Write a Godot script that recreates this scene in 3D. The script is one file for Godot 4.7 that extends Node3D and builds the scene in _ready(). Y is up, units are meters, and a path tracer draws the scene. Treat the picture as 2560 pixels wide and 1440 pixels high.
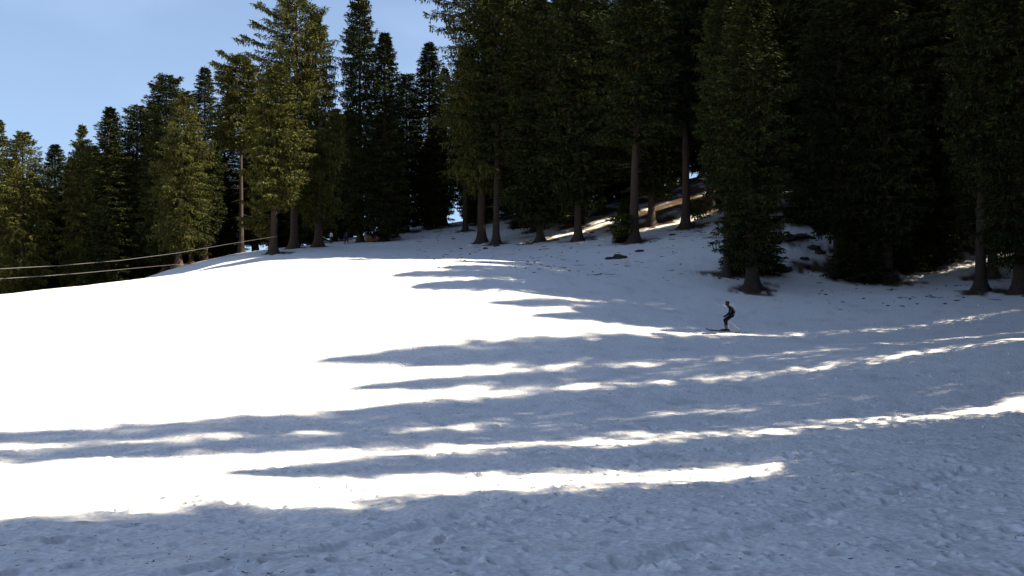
extends Node3D
# A snowy clearing among tall Himalayan conifers: a sunlit snow crest, a skier in the trough, forest on the right.
# Distances: x to the right, d = -z away from the camera, y up. EYE is the height of the camera.

const EYE := 1.65
const LENS := 2000.0          # focal length of the photograph in its own pixels
const SUN_AZ := 77.0          # degrees right of straight ahead
const SUN_EL := 42.0

var rng := RandomNumberGenerator.new()
var taken := {}
var grid := PackedFloat32Array()
const GX0 := -180.0
const GD0 := -80.0
const GS := 3.0
const GW := 140
const GH := 115
var n_big := FastNoiseLite.new()
var n_mid := FastNoiseLite.new()
var n_fine := FastNoiseLite.new()
var n_pit := FastNoiseLite.new()
var n_patch := FastNoiseLite.new()
var M := {}
var total := 0
var tree_spots := []          # Vector3(x, d, radius of bare litter)
var protos := {}

# ------------------------------------------------------------------ helpers
func numbered(called: String) -> String:
	if not taken.has(called):
		taken[called] = 0
		return called
	taken[called] += 1
	return "%s_%03d" % [called, taken[called]]

func tag(o: Node, label := "", category := "", group := "", kind := ""):
	if label: o.set_meta("label", label)
	if category: o.set_meta("category", category)
	if group: o.set_meta("group", group)
	if kind: o.set_meta("kind", kind)
	return o

func base(called: String, at: Vector3, turn := 0.0) -> Node3D:
	var o := Node3D.new()
	o.name = numbered(called)
	add_child(o)
	o.position = at
	o.rotation.y = turn
	return o

func put(called: String, mesh: Mesh, mat: Material, parent: Node = null, at := Vector3.ZERO) -> MeshInstance3D:
	var o := MeshInstance3D.new()
	o.mesh = mesh
	o.material_override = mat
	if parent == null:
		o.name = numbered(called)
		add_child(o)
	else:
		o.name = called
		parent.add_child(o, true)
	o.position = at
	return o

func arrays(v: PackedVector3Array, idx: PackedInt32Array, col = null, nor = null, uv = null) -> ArrayMesh:
	var a := []
	a.resize(Mesh.ARRAY_MAX)
	a[Mesh.ARRAY_VERTEX] = v
	a[Mesh.ARRAY_INDEX] = idx
	if col != null: a[Mesh.ARRAY_COLOR] = col
	if nor != null: a[Mesh.ARRAY_NORMAL] = nor
	if uv != null: a[Mesh.ARRAY_TEX_UV] = uv
	var m := ArrayMesh.new()
	m.add_surface_from_arrays(Mesh.PRIMITIVE_TRIANGLES, a)
	return m

# a tube along points with radii; smooth normals
func tube(pts: PackedVector3Array, rad: PackedFloat32Array, sides: int) -> ArrayMesh:
	var v := PackedVector3Array()
	var n := PackedVector3Array()
	var idx := PackedInt32Array()
	var uv := PackedVector2Array()
	var run := 0.0
	for i in pts.size():
		var t: Vector3 = (pts[mini(i + 1, pts.size() - 1)] - pts[maxi(i - 1, 0)]).normalized()
		if i > 0: run += pts[i].distance_to(pts[i - 1])
		var a := t.cross(Vector3(0.31, 0.2, 0.93)).normalized()
		var b := t.cross(a)
		for k in sides + 1:
			var f := TAU * k / sides
			var o := a * cos(f) + b * sin(f)
			v.append(pts[i] + o * rad[i])
			n.append(o)
			uv.append(Vector2(float(k) / sides, run))
	var w := sides + 1
	for i in pts.size() - 1:
		for k in sides:
			var p := i * w + k
			idx.append_array(PackedInt32Array([p, p + w, p + 1, p + 1, p + w, p + w + 1]))
	return arrays(v, idx, null, n, uv)

func smooth(a: float, b: float, x: float) -> float:
	var t := clampf((x - a) / (b - a), 0.0, 1.0)
	return t * t * (3.0 - 2.0 * t)

func noise_image(size: int, freq: float, octaves: int, sd: int) -> Image:
	var n := FastNoiseLite.new()
	n.seed = sd
	n.noise_type = FastNoiseLite.TYPE_SIMPLEX_SMOOTH
	n.frequency = freq
	n.fractal_octaves = octaves
	return n.get_seamless_image(size, size)

func ramp_texture(im: Image, lo: Color, hi: Color) -> ImageTexture:
	var o := Image.create(im.get_width(), im.get_height(), true, Image.FORMAT_RGB8)
	for y in im.get_height():
		for x in im.get_width():
			o.set_pixel(x, y, lo.lerp(hi, im.get_pixel(x, y).r))
	return ImageTexture.create_from_image(o)

# ------------------------------------------------------------------ the lie of the land
func lie_points() -> Array:
	# what the photograph tells of the ground: column, row, distance
	var P := []
	var rows := [
		[8.5, [[-900, 1455], [0, 1445], [1280, 1440], [2560, 1415], [3700, 1360]]],
		[14.0, [[-900, 1250], [0, 1247], [1280, 1240], [1920, 1232], [2560, 1205], [3700, 1090]]],
		[22.0, [[-900, 1090], [0, 1092], [1280, 1085], [1920, 1074], [2560, 1048], [3700, 930]]],
		[32.0, [[-900, 965], [0, 955], [640, 945], [1280, 938], [1920, 925], [2560, 862], [3700, 700]]],
		[42.0, [[-900, 870], [0, 842], [640, 820], [1280, 800], [1550, 818], [1800, 834], [2050, 838], [2300, 828], [2560, 806], [3600, 640]]],
		[52.0, [[-900, 830], [0, 768], [640, 722], [1280, 712], [1600, 745], [1900, 752], [2200, 740], [2450, 722], [2620, 715]]],
		[60.0, [[-700, 830], [0, 737], [1800, 690], [2050, 700], [2250, 704], [2560, 664], [3200, 500]]],
		[62.0, [[640, 670], [1300, 664]]],
		[64.0, [[320, 702], [860, 653], [1100, 648]]],
		[67.0, [[1500, 655], [2000, 610]]],
		[71.0, [[0, 756], [1050, 653]]],
		[78.0, [[440, 690], [1100, 652], [1650, 595], [2400, 560]]],
		[86.0, [[0, 830], [683, 632], [900, 632], [1250, 628], [1715, 560], [2010, 500]]],
		[96.0, [[440, 668], [800, 616], [1050, 622], [1240, 608], [1700, 520], [2300, 440]]],
		[112.0, [[60, 770], [600, 636], [865, 608], [1000, 600], [1300, 570], [1700, 470], [2000, 410], [2500, 330]]],
		[135.0, [[0, 830], [500, 690], [900, 590], [1100, 563], [1500, 505], [1955, 385], [2500, 270]]],
		[155.0, [[0, 880], [600, 700], [1140, 560], [1600, 490], [2100, 380]]],
		[200.0, [[0, 960], [800, 760], [1140, 640], [1800, 480]]],
	]
	for r in rows:
		for c in r[1]:
			P.append(Vector3((c[0] - 1280.0) / LENS * r[0], r[0], -(c[1] - 720.0) / LENS * r[0]))
	for x in [-40.0, 0.0, 40.0]:
		P.append(Vector3(x, 0.0, -1.65 + maxf(x, 0.0) * 0.09))
		P.append(Vector3(x, -40.0, -1.0 + maxf(x, 0.0) * 0.09))
	return P

func build_lie():
	var P := lie_points()
	var n := P.size()
	var m := n + 3
	var A := []
	for i in m:
		var row := PackedFloat64Array()
		row.resize(m + 1)
		A.append(row)
	for i in n:
		for j in n:
			var r2: float = Vector2(P[i].x - P[j].x, P[i].y - P[j].y).length_squared() / 1600.0
			A[i][j] = 0.0 if r2 < 1e-12 else 0.5 * r2 * log(r2)
		A[i][i] += 0.0006
		A[i][n] = 1.0; A[i][n + 1] = P[i].x / 40.0; A[i][n + 2] = P[i].y / 40.0
		A[n][i] = 1.0; A[n + 1][i] = P[i].x / 40.0; A[n + 2][i] = P[i].y / 40.0
		A[i][m] = P[i].z
	for c in m:
		var best := c
		for r in range(c + 1, m):
			if absf(A[r][c]) > absf(A[best][c]): best = r
		var sw = A[c]; A[c] = A[best]; A[best] = sw
		var pr: PackedFloat64Array = A[c]
		for r in range(c + 1, m):
			var rr: PackedFloat64Array = A[r]
			var f := rr[c] / pr[c]
			if f != 0.0:
				for k in range(c, m + 1): rr[k] -= f * pr[k]
				A[r] = rr
	var W := PackedFloat64Array()
	W.resize(m)
	for c in range(m - 1, -1, -1):
		var s: float = A[c][m]
		for k in range(c + 1, m): s -= A[c][k] * W[k]
		W[c] = s / A[c][c]
	var px := PackedFloat64Array()
	var pd := PackedFloat64Array()
	for p in P:
		px.append(p.x); pd.append(p.y)
	grid.resize(GW * GH)
	for j in GH:
		for i in GW:
			var x := GX0 + i * GS
			var d := GD0 + j * GS
			var s := W[n] + W[n + 1] * x / 40.0 + W[n + 2] * d / 40.0
			for k in n:
				var dx := x - px[k]
				var dd := d - pd[k]
				var r2 := (dx * dx + dd * dd) / 1600.0
				if r2 > 1e-12: s += W[k] * 0.5 * r2 * log(r2)
			# away from what the photograph shows the land falls into the valley on the left and stays a gentle slope on the right
			grid[j * GW + i] = clampf(s, -30.0, 34.0)

func lie(x: float, d: float) -> float:
	var u := clampf((x - GX0) / GS, 1.0, GW - 2.001)
	var v := clampf((d - GD0) / GS, 1.0, GH - 2.001)
	var i := int(u)
	var j := int(v)
	var f := u - i
	var g := v - j
	var wx := [((-0.5 * f + 1.0) * f - 0.5) * f, (1.5 * f - 2.5) * f * f + 1.0, ((-1.5 * f + 2.0) * f + 0.5) * f, (0.5 * f - 0.5) * f * f]
	var s := 0.0
	var wg := [((-0.5 * g + 1.0) * g - 0.5) * g, (1.5 * g - 2.5) * g * g + 1.0, ((-1.5 * g + 2.0) * g + 0.5) * g, (0.5 * g - 0.5) * g * g]
	for b in 4:
		var o := mini(maxi(j + b - 1, 0), GH - 1) * GW + i - 1
		s += wg[b] * (wx[0] * grid[o] + wx[1] * grid[o + 1] + wx[2] * grid[o + 2] + wx[3] * grid[o + 3])
	var r := sqrt(x * x + d * d)
	if r > 170.0:
		s = lerpf(s, -70.0, smooth(170.0, 420.0, r))
	return s

func ground(x: float, d: float) -> float:   # height of the snow above zero
	return EYE + lie(x, d) + 0.09 * n_big.get_noise_2d(x, d)

func spot(px: float, d: float) -> Vector3:
	var x := (px - 1280.0) / LENS * d
	return Vector3(x, ground(x, d), -d)

func seen(px: float, py: float, far := 170.0) -> Vector3:   # where the sight line through a point of the photograph meets the snow
	var d := 7.0
	while d < far:
		var x := (px - 1280.0) / LENS * d
		var y := EYE - (py - 720.0) / LENS * d
		if ground(x, d) >= y: return Vector3(x, ground(x, d), -d)
		d += 0.15
	return spot(px, far)

func litter(x: float, d: float) -> float:   # 0 snow, 1 bare needle litter
	var v := n_patch.get_noise_2d(x, d)
	var w := -0.55
	for t in tree_near(x, d):
		var q: float = Vector2(t.x - x, (t.y - d)).length() / t.z
		if q < 2.2: w = maxf(w, 0.62 - 0.72 * q + 0.5 * n_mid.get_noise_2d(x * 0.9, d * 0.9))
	w += 0.40 * smooth(84.0, 95.0, d) * smooth(-4.0, 4.0, x)
	w += 0.5 * smooth(57.0, 64.0, d - x * 0.02) * smooth(6.0, 26.0, x)
	w += 1.2 * smooth(88.0, 102.0, d) * smooth(-26.0, -40.0, x)
	w += 0.5 * smooth(112.0, 125.0, d)
	return smooth(-0.10, 0.22, v * 0.6 + w + 0.12 * n_fine.get_noise_2d(x, d))

var cells := {}
func tree_near(x: float, d: float) -> Array:
	return cells.get(Vector2i(int(floor(x / 4.0)), int(floor(d / 4.0))), [])

func note_tree(x: float, d: float, r: float):
	var t := Vector3(x, d, r)
	tree_spots.append(t)
	var c := Vector2i(int(floor(x / 4.0)), int(floor(d / 4.0)))
	for a in [-1, 0, 1]:
		for b in [-1, 0, 1]:
			var k := c + Vector2i(a, b)
			if not cells.has(k): cells[k] = []
			cells[k].append(t)

var dent_cells := {}
var tracks := []

func make_dents():
	rng.seed = 99
	var add := func(x: float, d: float, r: float, deep: float, turn: float):
		var c := Vector2i(int(floor(x)), int(floor(d)))
		for a in [-1, 0, 1]:
			for b in [-1, 0, 1]:
				var k := c + Vector2i(a, b)
				if not dent_cells.has(k): dent_cells[k] = []
				dent_cells[k].append([x, d, r, deep, cos(turn), sin(turn)])
	for k in 420:                                # old footprints and sun cups
		var d := rng.randf_range(7.5, 24.0)
		add.call(rng.randf_range(-0.7, 0.7) * d, d, rng.randf_range(0.09, 0.24), rng.randf_range(0.05, 0.13), rng.randf() * TAU)
	for w in [[-2.5, 8.0, 3.4, 19.0], [4.5, 8.5, 9.5, 17.0], [-7.5, 11.0, 6.0, 13.0], [1.0, 9.0, 12.0, 11.5]]:   # trails of boot prints
		var A := Vector2(w[0], w[1])
		var B := Vector2(w[2], w[3])
		var n := int(A.distance_to(B) / 0.62)
		for k in n:
			var p := A.lerp(B, float(k) / n)
			var u := (B - A).normalized()
			p += Vector2(-u.y, u.x) * (0.13 if k % 2 == 0 else -0.13) + Vector2(rng.randf_range(-0.06, 0.06), rng.randf_range(-0.06, 0.06))
			add.call(p.x, p.y, 0.15, 0.12, atan2(u.y, u.x))
	for t in [[1500, 1425, 2420, 1175], [1540, 1428, 2460, 1178], [1600, 1130, 2560, 1095], [400, 1440, 1150, 1290], [430, 1445, 1190, 1292], [2320, 1290, 2560, 1330], [900, 1215, 1500, 1180]]:
		var A := seen(t[0], t[1])
		var B := seen(t[2], t[3])
		tracks.append([Vector2(A.x, -A.z), Vector2(B.x, -B.z)])

func dents(x: float, d: float) -> float:
	var y := 0.0
	for e in dent_cells.get(Vector2i(int(floor(x)), int(floor(d))), []):
		var u: float = (x - e[0]) * e[4] + (d - e[1]) * e[5]
		var v: float = (d - e[1]) * e[4] - (x - e[0]) * e[5]
		var q: float = sqrt(u * u + v * v * 2.4) / e[2]
		if q < 1.7: y += e[3] * (smooth(1.0, 0.35, q) - 0.22 * smooth(1.7, 1.15, q) * smooth(0.85, 1.15, q))
	for t in tracks:
		var A: Vector2 = t[0]
		var B: Vector2 = t[1]
		var p := Vector2(x, d)
		var f := clampf((p - A).dot(B - A) / (B - A).length_squared(), 0.0, 1.0)
		var q := p.distance_to(A.lerp(B, f)) / 0.15
		if q < 1.0: y += 0.085 * (1.0 - q * q) * smooth(-0.5, 0.1, n_fine.get_noise_2d(x * 0.4, d * 0.4))
	return y

func build_snow():
	make_dents()
	var ang := PackedFloat32Array()
	var a := -37.0
	while a < 37.0:
		ang.append(deg_to_rad(a)); a += 0.17
	a = 37.0
	while a < 323.0:
		ang.append(deg_to_rad(a)); a += 3.5 if absf(a - 180.0) < 120.0 else 1.0
	var rad := PackedFloat32Array()
	var r := 0.4
	while r < 3000.0:
		rad.append(r)
		r *= 1.25 if r < 5.0 else (1.0075 if r < 45.0 else (1.013 if r < 190.0 else 1.16))
	var nc := ang.size()
	var nr := rad.size()
	var v := PackedVector3Array()
	var col := PackedColorArray()
	var nor := PackedVector3Array()
	v.resize(nc * nr); col.resize(nc * nr); nor.resize(nc * nr)
	var snow := Color(0.87, 0.85, 0.81)
	for j in nr:
		for i in nc:
			var x := rad[j] * sin(ang[i])
			var d := rad[j] * cos(ang[i])
			var y := EYE + lie(x, d) + 0.09 * n_big.get_noise_2d(x, d)
			var c := snow
			if rad[j] < 190.0 and d > 0.0 and absf(x) < d * 0.8 + 4.0:
				var near := 1.0 - smooth(14.0, 45.0, rad[j])
				var lump := n_mid.get_noise_2d(x * 1.0, d * 1.0)
				y += (0.012 + 0.020 * near) * lump + (0.005 + 0.009 * near) * n_fine.get_noise_2d(x, d)
				if near > 0.0: y -= dents(x, d)
				var w := litter(x, d) if d > 40.0 else 0.0
				var near2 := 1.0 - smooth(20.0, 60.0, rad[j])
				var grime := smooth(0.1, 0.7, n_patch.get_noise_2d(x * 2.2, d * 2.2 + 9.0)) * 0.16 + smooth(0.25, 0.6, n_mid.get_noise_2d(x * 1.7 + 80.0, d * 1.7)) * 0.14 * near2
				c = snow * (1.0 - grime)
				if w > 0.0:
					c = c.lerp(Color(0.105, 0.066, 0.036), w)
					y -= 0.05 * w
			c.a = 1.0
			v[j * nc + i] = Vector3(x, y, -d)
			col[j * nc + i] = c
	for j in nr:
		for i in nc:
			var p := v[j * nc + (i + 1) % nc] - v[j * nc + (i + nc - 1) % nc]
			var q := v[mini(j + 1, nr - 1) * nc + i] - v[maxi(j - 1, 0) * nc + i]
			var n := q.cross(p).normalized()
			nor[j * nc + i] = n if n.y > 0.0 else -n
	var idx := PackedInt32Array()
	for j in nr - 1:
		for i in nc:
			var p := j * nc + i
			var p2 := j * nc + (i + 1) % nc
			idx.append_array(PackedInt32Array([p, p + nc, p2, p2, p + nc, p2 + nc]))
	for i in range(1, nc - 1):
		idx.append_array(PackedInt32Array([0, i, i + 1]))
	tag(put("snow_ground", arrays(v, idx, col, nor), M.snow), "", "", "", "structure")

# ------------------------------------------------------------------ conifers
var cv := PackedVector3Array()
var cc := PackedColorArray()
var wv := PackedVector3Array()
var wi := PackedInt32Array()

func rnd_unit() -> Vector3:
	return Vector3(rng.randf_range(-1, 1), rng.randf_range(-1, 1), rng.randf_range(-1, 1)).normalized()

func spray(at: Vector3, dir: Vector3, l: float, w: float, c: Color):
	var side := dir.cross(rnd_unit())
	side = side.normalized() * w * 0.5
	var k := at + dir * l * 0.42
	var tip := at + dir * l + Vector3(0, -0.06 * l, 0)
	cv.append(at); cv.append(k + side); cv.append(tip)
	cv.append(at); cv.append(tip); cv.append(k - side + Vector3(0, -0.25 * w, 0))
	for q in 6: cc.append(c)

func stick(a: Vector3, b: Vector3, ra: float, rb: float):
	var t := (b - a).normalized()
	var u := t.cross(Vector3(0.2, 0.9, 0.3)).normalized()
	var w := t.cross(u)
	var o := wv.size()
	for k in 3:
		var f := TAU * k / 3.0
		var s := u * cos(f) + w * sin(f)
		wv.append(a + s * ra)
		wv.append(b + s * rb)
	for k in 3:
		var p := o + k * 2
		var q := o + ((k + 1) % 3) * 2
		wi.append_array(PackedInt32Array([p, q, p + 1, q, q + 1, p + 1]))

func tint(k: int) -> Color:
	var g := rng.randf()
	var a := Color(0.016, 0.023, 0.011) if k == 0 else Color(0.026, 0.033, 0.011)
	var b := Color(0.066, 0.064, 0.020) if k == 0 else Color(0.098, 0.098, 0.026)
	var c := a.lerp(b, g * g if k == 0 else g)
	if rng.randf() < 0.09: c = Color(0.065, 0.045, 0.022)
	return c * rng.randf_range(0.75, 1.15)

# one bough: a drooping spine with side sprays and hanging twigs
func bough(from: Vector3, az: float, length: float, rise: float, curl: float, hang: float, step: float, size: float, k: int, thick: float):
	step = minf(step, length / 5.0)
	var dir := Vector3(cos(az), rise, sin(az)).normalized()
	var across := Vector3(-sin(az), 0, cos(az))
	var p := from
	var n := maxi(2, int(length / step))
	var last := p
	var shade := rng.randf_range(0.8, 1.2)
	var bend := rng.randf_range(-0.25, 0.25)
	for i in n:
		var t := float(i + 1) / n
		var slope := rise + curl * (t * t) - hang * 0.35 * t
		var d := (Vector3(cos(az + bend * t), slope, sin(az + bend * t))).normalized()
		p += d * step
		if i % 3 == 2 or i == n - 1:
			stick(last, p, thick * (1.1 - t), thick * (1.05 - t) * 0.7)
			last = p
		if t < 0.2 and length > 1.5: continue
		var spread := (1.0 - 0.55 * t) * minf(length * 0.36, 0.85)
		for s in [-1.0, 1.0]:
			var reach: float = spread * rng.randf_range(0.35, 1.0)
			var e: Vector3 = p + across * s * reach + d * reach * 0.55 + Vector3(0, -reach * (0.15 + 0.5 * hang) + rng.randf_range(-0.12, 0.1), 0)
			var sd: Vector3 = (across * s * 0.8 + d * 0.8 + Vector3(0, -0.2 - 0.5 * hang, 0) + rnd_unit() * 0.35).normalized()
			for f in [0.2, 0.5, 0.8, 1.0]:
				spray(p.lerp(e, f) + rnd_unit() * 0.07, (sd + rnd_unit() * 0.45).normalized(), size * rng.randf_range(0.75, 1.25), size * 0.29, tint(k) * shade)
			if hang > 0.25:
				var q := e
				for m in 1 + int(rng.randf() * hang * 3.6):
					var hd := (Vector3(0, -1, 0) + rnd_unit() * 0.3).normalized()
					spray(q, hd, size * 1.15, size * 0.24, tint(k) * shade)
					spray(q + rnd_unit() * 0.08, (hd + rnd_unit() * 0.5).normalized(), size * 0.8, size * 0.22, tint(k) * shade)
					q += hd * size * 0.8
		if rng.randf() < 0.7:
			spray(p, (d + Vector3(0, 0.35, 0) + rnd_unit() * 0.5).normalized(), size * 0.9, size * 0.38, tint(k) * shade)
	spray(p, (dir + rnd_unit() * 0.2).normalized(), size * 1.1, size * 0.4, tint(k) * shade)

# spec: height, crown start (0..1), half width, hang 0..1, whorl gap, tip shape exponent, gaps 0..1, size of a spray
func conifer(called: String, s: Dictionary, sd: int):
	rng.seed = sd
	cv = PackedVector3Array(); cc = PackedColorArray(); wv = PackedVector3Array(); wi = PackedInt32Array()
	var H: float = s.h
	var y: float = H * s.start
	var lob := FastNoiseLite.new()
	lob.seed = sd
	lob.frequency = 0.22
	var az := 0.0
	while y < H * 0.992:
		var t: float = (y - H * s.start) / (H * (1.0 - s.start))
		var prof := pow(minf(1.0, (1.0 - t) / s.get("cap", 0.4)), s.get("taper", 0.65)) * minf(1.0, 0.6 + t * 4.0)
		var L0: float = s.w * prof
		var count := 6 if L0 > 0.9 else 5
		for k in count:
			az += TAU / count + rng.randf_range(-0.35, 0.35)
			if rng.randf() < s.get("gaps", 0.12): continue
			var clump := 1.0 + 0.55 * lob.get_noise_3d(cos(az) * 4.0, y * 1.3, sin(az) * 4.0)
			var L := maxf(0.25, L0 * clump * rng.randf_range(0.72, 1.12))
			var rise := lerpf(-0.34, 0.30, pow(t, 1.4)) + rng.randf_range(-0.12, 0.12)
			bough(Vector3(0, y + rng.randf_range(-0.15, 0.15), 0), az, L, rise, s.get("curl", 0.25), s.hang * (1.0 - 0.6 * t), s.get("step", 0.21), s.size * (1.0 - 0.12 * t), s.get("tone", 0), 0.022 + 0.012 * L)
		az += 0.7
		y += s.gap * (1.0 - 0.45 * t) * rng.randf_range(0.8, 1.2)
	spray(Vector3(0, H - 0.3, 0), Vector3.UP, 0.6, 0.12, tint(0))
	for b in s.get("limbs", []):     # single long limbs: height, azimuth, length, rise
		bough(Vector3(0, b[0], 0), b[1], b[2], b[3], 0.45, 0.3, 0.2, s.size, 1, 0.075)
		for q in 3:
			var f := 0.45 + 0.2 * q
			var o: Vector3 = Vector3(0, b[0], 0) + Vector3(cos(b[1]), b[3], sin(b[1])).normalized() * b[2] * f
			bough(o, b[1] + (0.6 if q % 2 == 0 else -0.6), b[2] * 0.34, b[3] + 0.1, 0.3, 0.4, 0.2, s.size, 1, 0.03)
	for b in s.get("tufts", []):     # a bushy tuft low on the trunk: height, azimuth, length
		for q in 9:
			bough(Vector3(0, b[0] + rng.randf_range(-1.1, 1.1), 0), b[1] + rng.randf_range(-0.5, 0.5), b[2] * rng.randf_range(0.5, 1.0), rng.randf_range(-0.2, 0.35), 0.3, 0.35, 0.2, s.size, 1, 0.03)
	for q in s.get("snags", 0):      # dead twigs on the bare trunk
		var f: float = rng.randf_range(0.25, 1.0) * s.start
		var z := rng.randf() * TAU
		var o := Vector3(0, H * f, 0)
		var e := o + Vector3(cos(z), rng.randf_range(-0.5, 0.1), sin(z)) * rng.randf_range(0.7, 1.7)
		stick(o, e, 0.03, 0.008)
	var idx := PackedInt32Array()
	idx.resize(cv.size())
	for i in cv.size(): idx[i] = i
	var crown := arrays(cv, idx, cc)
	total += cv.size() / 3 + wi.size() / 3
	var wood := arrays(wv, wi)
	# trunk: flared foot with root ribs, taper, slight sweep
	var tv := PackedVector3Array(); var tn := PackedVector3Array(); var ti := PackedInt32Array(); var tu := PackedVector2Array()
	var sides := 14
	var hs := [-0.5, 0.0, 0.15, 0.35, 0.7, 1.2, 2.0, 3.5, 6.0, 9.0, 13.0, 17.0, 21.0, 25.0, 28.0, 29.8]
	var ph := rng.randf() * TAU
	for j in hs.size():
		var hy: float = hs[j] * H / 30.0 if j > 6 else hs[j]
		var rr: float = 0.42 * pow(maxf(1.0 - hy / (H * 1.01), 0.0), 0.85) * (1.0 + 1.05 * exp(-maxf(hy, 0.0) / 0.55)) + 0.012
		var sway := Vector3(sin(hy * 0.19 + ph), 0, cos(hy * 0.15 + ph)) * 0.05 * smooth(0.0, 8.0, hy)
		for k in sides + 1:
			var f := TAU * (k % sides) / sides
			var rib := 1.0 + 0.22 * exp(-maxf(hy, 0.0) / 0.7) * cos(f * 5.0 + ph) + 0.05 * sin(f * 3.0 + hy)
			tv.append(Vector3(cos(f), 0, sin(f)) * rr * rib + Vector3(0, hy, 0) + sway)
			tn.append(Vector3(cos(f), 0.12 if hy > 1.0 else 0.5, sin(f)).normalized())
			tu.append(Vector2(float(k) / sides * 2.0, hy * 0.28))
	var w := sides + 1
	for j in hs.size() - 1:
		for k in sides:
			var p := j * w + k
			ti.append_array(PackedInt32Array([p, p + 1, p + w, p + 1, p + w + 1, p + w]))
	protos[called] = {"crown": crown, "wood": wood, "trunk": arrays(tv, ti, null, tn, tu), "h": H, "w": s.w, "mat": M["needle_b"] if s.get("tone", 0) == 1 else M["needle_a"]}

func plant(kind: String, at: Vector3, H: float, width: float, turn: float, foot: float, label: String, group := "", lean := Vector2.ZERO, called := "conifer_tree", category := "tree") -> Node3D:
	var p = protos[kind]
	var o: Node3D
	var sy: float = H / p.h
	var sx: float = (1.02 if at.x < -4.0 else (1.22 if at.x < -at.z * 0.66 else 1.16)) * width / (2.0 * p.w)
	if p.has("made"):
		o = p.made.duplicate()
		o.name = numbered(called)
		add_child(o)
	else:
		o = base(called, at)
		put("trunk", p.trunk, M.bark, o)
		var cr := put("crown", p.crown, p.mat, o)
		put("boughs", p.wood, M.twig, cr)
		p.made = o
	o.position = at
	o.rotation = Vector3(lean.y, turn, lean.x)
	var tr: Node3D = o.get_node("trunk")
	var cr2: Node3D = o.get_node("crown")
	tr.scale = Vector3(foot / 0.42, sy, foot / 0.42)
	cr2.scale = Vector3(sx, sy, sx)
	o.remove_meta("group")
	tag(o, label, category, group)
	return o

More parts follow.
